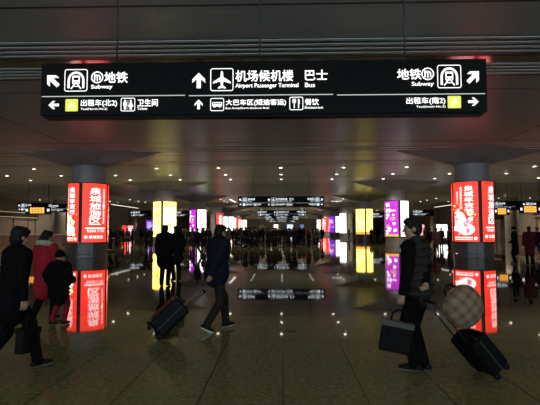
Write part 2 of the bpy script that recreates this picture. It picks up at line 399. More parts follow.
def sec_left(F):
    arrow(F, 52.5, 79.5, 16, -45, W); ic_subway(F, 64.7, 68.3, 87, 90.7); ic_metro(F, 97, 76.6, 5.6)
    F.text('地铁', 104, 127.6, 71, 82.7, W, 1, .018); F.text('Subway', 91, 112.5, 84.2, 89.6, W, 1, .02)
    F.rect(42, 95.7, 185, 96.6, M['rule'])
    arrow(F, 54, 105, 10.5, -90, W); ic_taxi(F, 65.7, 99, 78.3, 111.7)
    F.text('出租车(北2)', 81, 117.3, 99.6, 107.6, W, 1, .018); F.text('Taxi(North No.2)', 81, 107.5, 108.3, 111, W, 1, .006)
    ic_wc(F, 121.3, 98.6, 135, 111.8); F.text('卫生间', 137.5, 158, 99.6, 107.4, W, 1, .018); F.text('Toilets', 137.5, 147.5, 108.3, 110.8, W, 1, .006)
def sec_mid(F):
    arrow(F, 198.7, 81, 16, 0, W); ic_plane(F, 210.7, 69, 233, 91.7)
    F.text('机场候机楼', 235.3, 293.4, 70.9, 82.7, W, 1, .018); F.text('Airport Passenger Terminal', 235.3, 298.4, 84.4, 90.2, W, 1, .018)
    F.text('巴士', 305, 327.7, 71, 82, W, 1, .018); F.text('Bus', 305, 315, 84.4, 89, W, 1, .02)
    F.rect(189, 96.2, 333, 97.1, M['rule'])
    arrow(F, 198.7, 105.7, 10, 0, W); ic_bus(F, 210.7, 99.7, 223.7, 112.3)
    F.text('大巴车区(短途客运)', 225.7, 286, 100.8, 108, W, 1, .018); F.text('Bus Area(Short-distance Bus)', 225.7, 269, 108.8, 111.4, W, 1, .006)
    ic_food(F, 289.7, 99.2, 302.8, 112); F.text('餐饮', 304.7, 318.7, 100.8, 107.6, W, 1, .018); F.text('Restaurant', 304.7, 323, 108.6, 111.1, W, 1, .006)
def sec_right(F):
    dy = 3
    F.text('地铁', 397.3, 421.7, 68.2+dy, 79.4+dy, W, 1, .018); ic_metro(F, 428, 73.6+dy, 5.8); F.text('Subway', 411.7, 434, 81.6+dy, 87+dy, W, 1, .02)
    ic_subway(F, 437.9, 65+dy, 461.2, 88+dy); arrow(F, 473.7, 77+dy, 16, 45, W)
    F.rect(337, 93.9+dy, 485, 94.8+dy, M['rule'])
    F.text('出租车(南2)', 406, 445, 97.4+dy, 105.2+dy, W, 1, .018); F.text('Taxi(South No.2)', 416, 445, 106+dy, 108.6+dy, W, 1, .006)
    ic_taxi(F, 447.3, 96.4+dy, 460.7, 108.8+dy); arrow(F, 473, 102.4+dy, 10.5, 90, W)

SPX = 7.39/446
def make_sign(name, x0, x1, secs, rods, ytop=61.6, ybot=115.8, h_up=2.0, rod_r=.014):
    """sign face laid out in the photographed sign's own units; origin at the middle of its bottom edge"""
    root = empty(name, (0, 0, 0)); cx = (x0+x1)/2; w = (x1-x0)*SPX/2; H = (ybot-ytop)*SPX
    F = Flat()
    for s in secs: s(F)
    U = lambda px: (onplane(px, 90, 7.9).x - (onplane(x0, 90, 7.9).x + onplane(x1, 90, 7.9).x)/2)
    w = (onplane(x1, 90, 7.9).x - onplane(x0, 90, 7.9).x)/2
    b = MB(); b.box((-w, -.12, 0), (w, .12, H), K, .006); b.box((-w+.06, -.085, -.045), (w-.06, .085, .01), K)
    b.build('sign_box', root)
    g = MB(); F.emit(g, lambda u, v, o: (U(u), -.1205-o, (ybot-v)*SPX), None, .0015)
    f = g.build('lit_lettering', root)
    # other face carries its lettering too
    g = MB(); F.emit(g, lambda u, v, o: (-U(u), .1205+o, (ybot-v)*SPX), None, .0015)
    g.build('lit_lettering', root)
    for r in rods:
        t = MB(); t.tube([(r, 0, H-.02), (r, 0, H+h_up)], rod_r, M['rod']); t.lathe([(.07, H+h_up-.02), (.07, H+h_up)], M['blackmetal'], 16, (r, 0))
        t.build('hanging_rod', root)
    return root
p0 = onplane(41, 115.2, 7.9); p1 = onplane(487, 112.2, 7.9); zb = (p0.z+p1.z)/2
SH = (115.8-61.6)*SPX
big = make_sign('hanging_direction_sign', 41, 487, (sec_left, sec_mid, sec_right), (-2.5, -.03, 2.44), h_up=CEIL-zb-SH)
big.location = ((p0.x+p1.x)/2, 7.9+.12, zb)
tag(big, 'largest overhead black direction sign with white lettering, nearest of the hanging signs', 'sign', 'central hanging direction signs')

# further signs of the central row
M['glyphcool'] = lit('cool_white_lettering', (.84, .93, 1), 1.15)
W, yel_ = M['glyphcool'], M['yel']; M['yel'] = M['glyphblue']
zs = onplane(281, 206.6, 41.5).z
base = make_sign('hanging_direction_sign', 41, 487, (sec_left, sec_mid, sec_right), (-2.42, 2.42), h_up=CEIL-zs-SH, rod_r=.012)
lab = {41.5: 'second black sign of the central row, hanging clearly below the big one', 72: 'third black sign of the central row, small and just below the second one',
       103: 'fourth black sign of the central row, tiny under the third one', 134: 'fifth and smallest black sign at the far end of the central row'}
for i, y in enumerate(lab):
    o = base if i == 0 else copy_tree(base)
    o.location = (-.12, y, zs); tag(o, lab[y], 'sign', 'central hanging direction signs')
# side aisle signs (two rows of icons and words)
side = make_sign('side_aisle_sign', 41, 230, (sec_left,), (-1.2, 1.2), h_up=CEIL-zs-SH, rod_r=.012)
def side_at(o, px, py, Y, label):
    p = onplane(px, py, Y); o.location = (p.x, Y, zs); tag(o, label, 'sign', 'side aisle direction signs'); return o
side_at(side, 33, 207, 50, 'black direction sign hanging above the left amber display board')
side_at(copy_tree(side), 60, 207, 52, 'black direction sign half hidden behind the left red pillar')
side_at(copy_tree(side), 506, 204, 50, 'black direction sign hanging just right of the right red pillar')
side_at(copy_tree(side), 537, 204, 51, 'black direction sign cut off by the right edge, over an amber board')
side_at(copy_tree(side), 141, 214, 72, 'small black sign hanging left of the yellow-lit left pillar')
side_at(copy_tree(side), 182, 214, 73, 'small black sign hanging right behind the yellow-lit left pillar')
side_at(copy_tree(side), 380, 216, 84, 'small black sign between the yellow and purple right pillars')
side_at(copy_tree(side), 423, 213, 72, 'small black sign above the walking person with the plaid bag')

# amber display boards
def board(px, py, Y, w, label):
    p = onplane(px, py, Y); root = empty('display_board', (p.x, Y, p.z)); h = .80
    b = MB(); b.box((-w/2, -.08, 0), (w/2, .08, h), K, .006); b.build('case', root)
    F = Flat(); x = -w*.30
    for k in range(5):
        F.rect(x, .10, x+w*.095, .70, M['amber']); F.rect(x+w*.02, .24, x+w*.06, .31, K, 2); F.rect(x+w*.03, .46, x+w*.08, .52, K, 2); x += w*.115
    g = MB(); F.emit(g, lambda u, v, o: (u, -.081-o, v)); g.build('led_display', root)
    for q in (-.43, .415):
        F = Flat(); F.rect(w*(q-.045), .28, w*(q-.01), .56, M['glyph']); F.rect(w*(q+.01), .28, w*(q+.045), .56, M['glyph']); F.rect(w*(q-.045), .40, w*(q+.045), .45, M['glyph'])
        g = MB(); F.emit(g, lambda u, v, o: (u, -.081-o, v)); g.build('lit_sign_plate', root)
    for s in (-1, 1):
        t = MB(); t.tube([(s*w*.4, 0, h-.02), (s*w*.4, 0, CEIL-p.z)], .025, M['blackmetal']); t.build('hanging_rod', root)
    tag(root, label, 'display board', 'amber display boards')
board(38, 214.2, 49.6, 2.7, 'black board with amber lit digits under the left aisle sign')
board(502, 215.2, 49.6, 1.5, 'black amber-lit board close beside the right red pillar')
board(530.5, 213.2, 49.6, 2.2, 'black amber-lit board at the right edge, farther from the red pillar')

# ------------------------------------------------------------------ pillars
RP = 1.17; PH = 3.52; Z0 = .86; HALF = R(39.5)*RP
M['posterwhite'] = lit('white_poster_print', (1, .90, .86), 1.9)
W2 = M['posterwhite']
def blossom(F, cx, cy, r, mats, layer, seed):
    rr = random.Random(seed)
    for k in range(6):
        a = 2*pi*k/6 + rr.random(); F.disc(cx + r*.55*cos(a), cy + r*.55*sin(a), r*.42, mats[0], layer, r*.36, 10)
    F.disc(cx, cy, r*.3, mats[1], layer+1, None, 10)
def art_red_words(F):
    F.rect(-HALF, 0, HALF, PH, M['red'], 0)
    F.vtext('泉城旅游区', -.05, .72, 3.28, 1.02, W2, 1, .012)
    F.vtext('山泉湖河城一体旅游景区', .52, .16, 3.28, 1.10, W2, 1, 0)
    F.rect(-.62, .80, .62, .86, W2); F.text('畅游泉城 天下泉城', -.52, .58, .76, .58, W2, 1, 0)
    F.disc(-.58, .30, .09, W2); F.text('泉城旅游', -.42, .48, .40, .20, W2, 1, .006)
def art_red_flowers(F, seed=1, tx=.28):
    F.rect(-HALF, 0, HALF, PH, M['red'], 0); rr = random.Random(seed)
    F.vtext('泉城年货节', tx, .52, 3.30, 1.62, W2, 1, .012)
    F.vtext('喜迎新春欢乐购', tx-.46, .17, 3.25, 1.9, W2, 1, 0)
    F.vtext('惠民好礼', tx-.72, .14, 3.0, 2.2, W2, 1, 0)
    # big pale round ornament, blossoms and confetti in the lower half
    F.disc(-.28, 1.15, .40, W2, 1, .62); F.disc(.10, .72, .48, W2, 1, .34); F.disc(-.5, 1.75, .14, M['pinkprint'], 2)
    for k in range(15):
        blossom(F, rr.uniform(-.7, .6), rr.uniform(.42, 1.9), rr.uniform(.10, .20), (rr.choice((W2, M['pinkprint'], M['cream'])), rr.choice((M['red'], M['orangeprint'], M['purple']))), 2 + 2*(k % 5), seed*50+k)
    for k in range(26):
        x = rr.uniform(-.75, .75); y = .4 + 1.8*rr.random(); F.disc(x, y, rr.uniform(.02, .045), rr.choice((M['orangeprint'], W2, M['ltyellow'])), 13, None, 6)
    F.rect(-.7, .20, .45, .27, W2); F.rect(-.7, .10, .45, .14, W2); F.disc(.62, .19, .09, W2)
def art_scribble(F, base, inks, seed, top=None, bottom=None):
    F.rect(-HALF, 0, HALF, PH, base, 0); rr = random.Random(seed)
    if top: F.rect(-HALF, PH*.84, HALF, PH, top, 1)
    if bottom: F.rect(-HALF, 0, HALF, PH*.10, bottom, 1)
    for k in range(16):
        c = (rr.uniform(-.6, .6), rr.uniform(.5, 2.4)); r = rr.uniform(.08, .22); ink = rr.choice(inks)
        if k % 3 == 0: F.disc(c[0], c[1], r, ink, 2 + k % 4, r*rr.uniform(.5, 1.3), 9, rr.random()*3)
        else: F.stroke([(c[0]+r*1.6*cos(a), c[1]+r*sin(a*1.7)) for a in (0, .7, 1.5, 2.3, 3.0)], .05, ink, 2 + k % 4)
    for k in range(4): F.rect(-.5, 2.75-.14*k, rr.uniform(.1, .55), 2.81-.14*k, rr.choice(inks), 2)
def art_purple(F, seed=5):
    F.rect(-HALF, 0, HALF, PH, M['purple'], 0); rr = random.Random(seed)
    F.text('惊喜', -.62, -.05, 3.35, 2.95, W2, 2, .03); F.text('新春', -.62, .1, 2.78, 2.38, W2, 2, .03); F.rect(.1, 2.5, .55, 2.62, W2, 2)
    for k in range(14):
        blossom(F, rr.uniform(-.6, .6), rr.uniform(.4, 2.2), rr.uniform(.12, .26), (rr.choice((M['pinkprint'], W2, M['violet'], M['cream'])), M['purple']), 3+2*(k % 6), seed*31+k)
    F.rect(-HALF, 0, HALF, .22, M['orangeprint'], 1)
def art_plain(F, base=None): 
    F.rect(-HALF, 0, HALF, PH, base or M['white'], 0)
    F.rect(-.55, .25, .35, .33, M['greyprint'], 1); F.disc(.0, .8, .12, M['greyprint'], 1, .3); F.disc(.3, .75, .10, M['pinkprint'], 1, .28)

_artc = {}
def panel_mesh(key, fn, name, root, ang):
    if key in _artc:
        o = bpy.data.objects.new(name, _artc[key]); COL.objects.link(o)
    else:
        F = Flat(); fn(F); b = MB()
        F.emit(b, lambda u, v, o: ((RP+o)*sin(u/RP), -(RP+o)*cos(u/RP), v), .11, .004)
        # returns of the film box: closed edge strips back to the drum
        for sgn in (-1, 1):
            a = sgn*HALF/RP; q = [(r*sin(a), -r*cos(a), z) for r in (RP, RP-.09) for z in (0, PH)]
            b.add(q, [[0, 1, 3, 2]], M['drum'])
        o = b.build(name); _artc[key] = o.data
    o.parent = root; o.location = (0, 0, Z0); o.rotation_euler = (0, 0, ang); return o

shared = {}
def shared_part(name, root, build):
    if name in shared:
        o = bpy.data.objects.new(name, shared[name]); COL.objects.link(o); o.parent = root; return o
    o = build().build(name, root); shared[name] = o.data; return o
def b_shaft():
    b = MB(); b.lathe([(.99, .02), (.99, 5.52)], M['shaft'], 48, smooth=False); return b
def b_plinth():
    b = MB(); b.lathe([(1.16, 0), (1.16, .12), (1.13, .14), (1.13, .76), (1.18, .78), (1.18, .83), (.98, .83)], M['plinth'], 48); return b
def b_drum():
    b = MB(); b.lathe([(.97, Z0-.03), (RP+.02, Z0-.03), (RP+.02, Z0-.002), (RP-.07, Z0), (RP-.07, Z0+PH), (RP+.02, Z0+PH+.002), (RP+.02, Z0+PH+.05), (.97, Z0+PH+.05)], M['drum'], 64); return b
def b_capital():
    b = MB(); vs = []; n = 8; TX, TY = 4.5, 2.3
    for k in range(8):
        a = 2*pi*k/8; vs.append((1.06*cos(a), 1.06*sin(a), 5.50))
    for k in range(8):
        a = 2*pi*k/8; r = (TX if k % 4 == 0 else TY) if k % 2 == 0 else 1.55
        vs.append((r*cos(a), r*sin(a), CEIL-.03 if k % 2 == 0 else CEIL-.30))
    for k in range(8):
        a = 2*pi*k/8; r = (TX if k % 4 == 0 else TY) if k % 2 == 0 else 2.1; vs.append((r*cos(a), r*sin(a), CEIL+.005))
    fs = []
    for k in range(8):
        j = (k+1) % 8; fs += [[k, j, 8+j], [k, 8+j, 8+k]] if k % 2 else [[k, j, 8+k], [j, 8+j, 8+k]]; fs += [[8+k, 8+j, 16+j, 16+k]]
    fs.append(list(range(8))[::-1]); fs.append([16+k for k in range(8)])
    b.add(vs, fs, M['capital']); return b

def pillar(x, y, label, left, right):
    root = empty('advertising_pillar', (x, y, 0))
    shared_part('column_shaft', root, b_shaft); shared_part('plinth', root, b_plinth); shared_part('lightbox_frame', root, b_drum); shared_part('folded_capital', root, b_capital)
    for ang, (key, fn) in ((-45, left), (45, right), (135, left), (-135, right)):
        panel_mesh(key, fn, 'light_panel', root, R(ang))
    tag(root, label, 'pillar', 'advertising pillars'); return root
A = {
 'words': ('words', art_red_words), 'flow': ('flow', lambda F: art_red_flowers(F, 3, .30)), 'flow2': ('flow2', lambda F: art_red_flowers(F, 8, .28)),
 'yl': ('yl', lambda F: art_scribble(F, M['ltyellow'], (M['cream'], M['orangeprint'], M['greyprint']), 4)),
 'yr': ('yr', lambda F: art_scribble(F, M['cream'], (M['ltyellow'], M['greyprint'], M['orangeprint'], M['purple']), 9, M['ltyellow'])),
 'ol': ('ol', lambda F: art_scribble(F, M['gold'], (M['cream'], M['white'], M['orangeprint']), 14, None, M['orangeprint'])),
 'or': ('or', lambda F: art_scribble(F, M['gold'], (M['cream'], M['orangeprint'], M['ltyellow']), 19, None, M['orangeprint'])),
 'pu': ('pu', lambda F: art_purple(F, 5)), 'off': ('off', lambda F: F.rect(-HALF, 0, HALF, PH, M['unlit'], 0)), 'wh': ('wh', lambda F: art_plain(F)),
 'vi': ('vi', lambda F: art_scribble(F, M['violet'], (W2, M['purple'], M['pinkprint']), 29)),
 'pk': ('pk', lambda F: art_scribble(F, W2, (M['pinkprint'], M['red'], M['orangeprint']), 23)),
}
XP = 11.8; Y1 = 29.3; SP = 19.3
rows = [
 (-1, 0, 'nearest left pillar, wrapped in red lit posters with tall white characters', 'flow', 'words'),
 (1, 0, 'nearest right pillar, red lit posters with white characters and pale blossoms', 'flow2', 'words'),
 (-1, 1, 'left pillar with pale yellow lit posters behind two standing people', 'yl', 'yr'),
 (1, 1, 'right pillar with one purple and one white lit poster', 'pu', 'wh'),
 (-1, 2, 'left pillar with narrow purple poster and white poster beside yellow one', 'pu', 'wh'),
 (1, 2, 'right pillar with two orange-yellow lit posters', 'ol', 'or'),
 (-1, 3, 'fourth left pillar, red lit poster on its inner side only', 'off', 'words'),
 (1, 3, 'fourth right pillar, one plain white lit poster on its inner side', 'wh', 'off'),
 (-1, 4, 'fifth left pillar, white and pink lit posters', 'wh', 'pk'),
 (1, 4, 'fifth right pillar, violet poster beside a pink and white one', 'vi', 'pk'),
 (-1, 5, 'sixth left pillar, tiny red poster', 'pk', 'words'),
 (1, 5, 'sixth right pillar, tiny red poster', 'words', 'words'),
 (-1, 6, 'seventh left pillar, far away with a pale pink poster', 'wh', 'pk'),
 (1, 6, 'seventh right pillar, far away with a pale red poster', 'pk', 'words'),
]
for sx, i, label, l_, r_ in rows: pillar(-.25 + sx*XP, Y1 + SP*i, label, A[l_], A[r_])
# plain outer columns of the side aisles
oc = MB(); oc.lathe([(1.0, 0), (1.0, CEIL)], M['wall'], 32)
o0 = None
for sx, y, label in ((-1, 76, 'plain tan column behind the left hanging signs'), (1, 76, 'plain tan column behind the right amber boards'),
                     (-1, 114, 'far plain column in the left aisle'), (1, 114, 'far plain column in the right aisle'), (-1, 152, 'farthest plain column in the left aisle'), (1, 152, 'farthest plain column in the right aisle')):
    if o0 is None: o0 = oc.build('plain_column'); o = o0
    else: o = o0.copy(); COL.objects.link(o)
    o.location = (sx*36, y, 0); tag(o, label, 'column', 'plain aisle columns')

# ------------------------------------------------------------------ lamps
lm = MB(); lm.lathe([(.20, 0), (.20, -.03), (.13, -.045), (.13, -.02)], M['lampring'], 20); lm.lathe([(.125, -.052), (.115, -.06)], M['lens'], 20)
lamp0 = None
LR = [(-1.6, 4), (2.9, 4), (6.4, 4), (36.8, 8), (41.4, 8), (45.4, 8), (75.4, 8), (80, 8), (84, 8), (114, 6), (122.6, 6), (152.6, 4), (161, 4), (191, 3), (199.6, 3), (214, 3)]  # lit-bay pattern carried on; farthest rows added to brighten the dark far hall
for y, n in LR:
    for k in range(-n, n+1):
        x = 4.85*k - .12
        if abs(abs(x)-XP) < 1.3 and abs((y-Y1) % SP) < 2: continue
        if lamp0 is None: lamp0 = lm.build('recessed_downlight'); o = lamp0
        else: o = lamp0.copy(); COL.objects.link(o)
        o.location = (x, y, CEIL+.002)
        if not (y < 30 and abs(k) > 3):
            sd = bpy.data.lights.new('downlight_beam', 'SPOT'); sd.energy = (640 if y < 100 else 2200) if y > 30 else 22; sd.spot_size = R(136); sd.spot_blend = .5; sd.shadow_soft_size = .1; sd.color = (1, .89, .74)
            so = bpy.data.objects.new('downlight_beam', sd); COL.objects.link(so); so.location = (x, y, CEIL-.08)
        far = 'nearest lit rows past the red pillars' if 30 < y < 48 else ('farther tiny lit rows' if y < 100 else 'farthest rows, added to light the far hall')
        if y < 30: far = 'unseen rows above the viewer'
        tag(o, 'small round ceiling lamp, one of the ' + far, 'downlight', 'recessed downlights, ' + far)
# slim linear lamps in the aisles
def linear(p0, p1, z, label):
    a = Vector((*p0, z)); b = Vector((*p1, z)); d = (b-a); root = empty('linear_ceiling_lamp', (a+b)/2, atan2(d.y, d.x)); L = d.length/2
    h = MB(); h.box((-L, -.16, .04), (L, .16, .16), M['lampring'], .01); h.build('housing', root)
    q = MB(); q.box((-L+.03, -.13, 0), (L-.03, .13, .045), M['tube']); q.build('diffuser', root)
    for s in (-.8, .8):
        t = MB(); t.tube([(s*L, 0, .15), (s*L, 0, CEIL-z)], .02, M['blackmetal']); t.build('hanging_rod', root)
    tag(root, label, 'lamp', 'slim linear lamps')
linear((-27.5, 76), (-27.5, 90), 5.6, 'slim white lamp beside the left red pillar, over the aisle')
linear((28.5, 76), (28.5, 90), 5.6, 'slim white lamp left of the right red pillar, over the aisle')
linear((-7.3, 66), (-7.3, 74), 5.75, 'slim white lamp by the fourth left pillar')
linear((9.2, 74), (7.6, 74.6), 5.9, 'slim white lamp by the white right pillar')

# ------------------------------------------------------------------ side aisles
def counter(px0, px1, Y, label, depth=.8):
    a = onplane(px0, 235, Y); b = onplane(px1, 235, Y); w = (b.x-a.x)/2
    root = empty('service_counter', ((a.x+b.x)/2, Y, 0))
    q = MB(); q.box((-w, 0, 0), (w, depth, 1.02), M['counterwood'], .01); 
    for k in range(int(w*2/1.2)): q.box((-w+.05+1.2*k, -.02, .12), (-w+1.15+1.2*k, .01, .95), M['counterwood'], .008)
    q.build('cabinet', root)
    t = MB(); t.box((-w-.05, -.1, 1.02), (w+.05, depth+.05, 1.08), M['countertop'], .01); t.build('counter_top', root)
    k = MB(); k.box((-w, .02, -.0), (w, depth-.02, .06), M['drum']); k.build('toe_kick', root)
    tag(root, label, 'counter', 'service counters')
counter(-40, 62, 49, 'long brown service counter at the left edge beyond the red coat')
counter(516, 580, 47, 'brown service counter at the right edge behind the maroon coat')
def lightbox(px0, px1, Y, z0, z1, fm, label, glyph=None):
    a = onplane(px0, 235, Y); b = onplane(px1, 235, Y); w = (b.x-a.x)/2
    root = empty('poster_lightbox', ((a.x+b.x)/2, Y, 0))
    q = MB(); q.box((-w-.06, 0, z0-.06), (w+.06, .25, z1+.06), M['drum'], .01); q.build('case', root)
    for s in (-1, 1):
        l_ = MB(); l_.box((s*w*.7-.05, .05, 0), (s*w*.7+.05, .2, z0-.05), M['blackmetal'])
        if z0 > .2: l_.build('leg', root)
    F = Flat(); F.rect(-w, z0, w, z1, fm, 0)
    if glyph:
        for k in range(5): F.rect(-w*.7, z0+(z1-z0)*(.2+.13*k), w*random.uniform(-.1, .7), z0+(z1-z0)*(.26+.13*k), glyph, 1)
    g = MB(); F.emit(g, lambda u, v, o: (u, -.006-o, v)); g.build('poster', root)
    tag(root, label, 'lightbox', 'aisle poster lightboxes')
lightbox(436.5, 447.5, 62, .45, 2.15, M['white'], 'white lit poster box standing left of the right red pillar')
lightbox(419, 424.5, 80, .5, 2.3, M['pinkprint'], 'pinkish lit box behind the person with the plaid bag', M['red'])
lightbox(122, 126, 74, .4, 2.2, M['red'], 'small red lit box right of the left red pillar', M['white'])
lightbox(127.5, 133, 76, .4, 2.2, M['pinkprint'], 'small pink lit box between the red and yellow left pillars', M['white'])
lightbox(146, 154, 84, 1.5, 3.2, M['violet'], 'violet lit box just left of the yellow left pillar', M['glyphblue'])
lightbox(197, 203, 150, .6, 2.5, M['white'], 'tiny white lit box far off right of the yellow left pillar', None)
# shopfronts along the two side walls and the far end
def shop(x, y0, y1, label, strip):
    s = 1 if x < 0 else -1
    root = empty('shopfront', (x, (y0+y1)/2, 0)); L = (y1-y0)/2; X = lambda d: s*d
    def bx(mb, d0, d1, a, b, z0, z1, mm): mb.box((min(X(d0), X(d1)), a, z0), (max(X(d0), X(d1)), b, z1), mm)
    q = MB(); bx(q, 0, .5, -L, L, 3.4, 4.4, M['drum']); bx(q, 0, .4, -L, -L+.4, 0, 3.4, M['wall']); bx(q, 0, .4, L-.4, L, 0, 3.4, M['wall']); q.build('frame', root)
    g = MB(); bx(g, .05, .12, -L+.4, L-.4, .1, 3.4, M['shopglow']); g.build('display_window', root)
    for k in range(4):
        mu = MB(); a = -L+.4 + (2*L-.8)*(k+.5)/4; bx(mu, .1, .2, a-.05, a+.05, .0, 3.4, M['blackmetal']); mu.build('mullion', root)
    for z in strip:
        t = MB(); bx(t, .5, .56, -L+.2, L-.2, z, z+.10, M['warmstrip']); t.build('strip_light', root)
    tag(root, label, 'shopfront', 'side wall shopfronts')
shop(-XW, 62, 80, 'dim shopfront at the left edge with two warm light strips', (3.5, 4.25))
shop(-XW, 92, 112, 'dim shopfront behind the left red pillar', (4.2,))
shop(XW, 60, 80, 'dim shopfront at the right edge behind the amber boards', (3.6,))
shop(XW, 92, 112, 'dim shopfront beyond the right aisle column', (4.2,))
for px, w, mm, label in ((262, 3, 'shopglow', 'dim lit stall at the far end, left of centre'), (276, 2.2, 'white', 'white lit stall sign at the far end, near the centre'), (302, 2.0, 'screen', 'blue screen at the far end, right of centre'), (290, 3, 'glyphblue', 'pale blue lit panel at the far end')):
    p = onplane(px, 229, YF-.2); q = MB(); q.box((-w/2, -.1, 0), (w/2, .2, 2.2), M['drum'], .01); 
    root = empty('wall_light_panel', (p.x, YF-.2, 1.6)); q.build('case', root); g = MB(); g.box((-w/2+.08, -.12, .08), (w/2-.08, -.09, 2.12), M[mm]); g.build('lit_face', root)
    tag(root, label, 'light panel')
# round floor hatch
fh = MB(); fh.lathe([(.075, 0), (.075, .004), (.06, .006), (.058, .003), (.0005, .003)], M['blackmetal'], 24); o = fh.build('floor_socket_cover'); o.location = ground(292.5, 331.5); tag(o, 'small dark round floor cover between the two people towing suitcases', 'floor cover')

# ------------------------------------------------------------------ people
def cap_geo(p0, r0, p1, r1, flat=1.0, n=14, m=5):
    p0 = Vector(p0); p1 = Vector(p1); d = p1-p0; L = d.length
    d = d.normalized() if L > 1e-6 else Vector((0, 0, 1)); u = d.orthogonal().normalized(); w = d.cross(u); rings = []
    for k in range(m): a = -pi/2 + (k+.35)/(m)*pi/2; rings.append((p0 + d*r0*sin(a), r0*cos(a), p0))
    rings.append((p0, r0, p0)); rings.append((p1, r1, p1))
    for k in range(m): a = (k+.65)/m*pi/2; rings.append((p1 + d*r1*sin(a), r1*cos(a), p1))
    vs = []; fs = []
    for c, r, ax in rings:
        for k in range(n):
            a = 2*pi*k/n; o = u*r*cos(a)+w*r*sin(a); v = c+o
            if flat != 1.0: v.y = ax.y + (v.y-ax.y)*flat if abs(d.z) < .3 else c.y + (v.y-c.y)*flat
            vs.append(v)
    for i in range(len(rings)-1):
        for k in range(n): fs.append([i*n+k, i*n+(k+1) % n, (i+1)*n+(k+1) % n, (i+1)*n+k])
    fs.append(list(range(n))[::-1]); fs.append([(len(rings)-1)*n+k for k in range(n)])
    return vs, fs
def ell_geo(c, r, rot=None, n=16, m=10):
    vs = []; fs = []; c = Vector(c); rot = rot or Matrix.Identity(3)
    for i in range(m+1):
        t = -pi/2 + pi*(i+.25)/(m+.5)
        for k in range(n): a = 2*pi*k/n; vs.append(c + rot @ Vector((r[0]*cos(t)*cos(a), r[1]*cos(t)*sin(a), r[2]*sin(t))))
    for i in range(m):
        for k in range(n): fs.append([i*n+k, i*n+(k+1) % n, (i+1)*n+(k+1) % n, (i+1)*n+k])
    fs.append(list(range(n))[::-1]); fs.append([m*n+k for k in range(n)]); return vs, fs
def solid(name, prims, voxel, m, parent=None, it=3, cb=None, xmats=()):
    b = MB()
    for vs, fs in prims: b.add(vs, fs, m)
    o = b.build('tmp')
    r = o.modifiers.new('r', 'REMESH'); r.mode = 'VOXEL'; r.voxel_size = voxel; r.use_smooth_shade = True
    s = o.modifiers.new('s', 'SMOOTH'); s.factor = .5; s.iterations = it
    me = bpy.data.meshes.new_from_object(o.evaluated_get(bpy.context.evaluated_depsgraph_get())); me.name = name
    old = o.data; bpy.data.objects.remove(o); bpy.data.meshes.remove(old)
    me.materials.clear(); me.materials.append(m)
    for x in xmats: me.materials.append(x)
    for p in me.polygons: p.use_smooth = True; p.material_index = cb(p.center) if cb else 0
    o = bpy.data.objects.new(name, me); COL.objects.link(o)
    if parent: o.parent = parent
    return o
def ik(a, b, l1, l2, pole):
    a = Vector(a); b = Vector(b); d = b-a; L = min(d.length, (l1+l2)*.995); d = d.normalized(); b = a + d*L
    x = (l1*l1 - l2*l2 + L*L)/(2*L); h = sqrt(max(0, l1*l1-x*x)); p = Vector(pole); p = p - d*p.dot(d); p = p.normalized()
    return a + d*x + p*h, b

def hand_prims(wr, d, nrm, side_dir, s, curl):
    """palm, four unequal bent fingers and a thumb; d along the forearm, nrm out of the palm, side_dir towards the thumb"""
    P = []; d = d.normalized(); n = (nrm - d*nrm.dot(d)).normalized(); t = d.cross(n).normalized()
    if t.dot(side_dir) < 0: t = -t
    P.append(cap_geo(wr + d*.015*s, .026*s, wr + d*.03*s, .029*s)); 
    for q in (-.028, -.009, .010, .028): P.append(cap_geo(wr + d*.02*s + t*q*.7*s, .014*s, wr + d*.088*s + t*q*s, .0125*s))
    for q, L in ((.028, .072), (.010, .080), (-.009, .075), (-.028, .058)):
        p = wr + d*.088*s + t*q*s; a = 0
        for f, rr in ((.45, .0105), (.32, .0098), (.25, .0088)):
            a += curl; e = p + (d*cos(a) + n*sin(a))*L*f*s; P.append(cap_geo(p, rr*s, e, rr*.93*s, 1, 8, 3)); p = e
    p = wr + d*.025*s + t*.022*s; e = p + (d*.55 + t*.75 + n*.25).normalized()*.042*s; P.append(cap_geo(p, .014*s, e, .0125*s, 1, 8, 3))
    e2 = e + (d*.75 + t*.15 + n*.6).normalized()*.03*s; P.append(cap_geo(e, .012*s, e2, .010*s, 1, 8, 3))
    return P

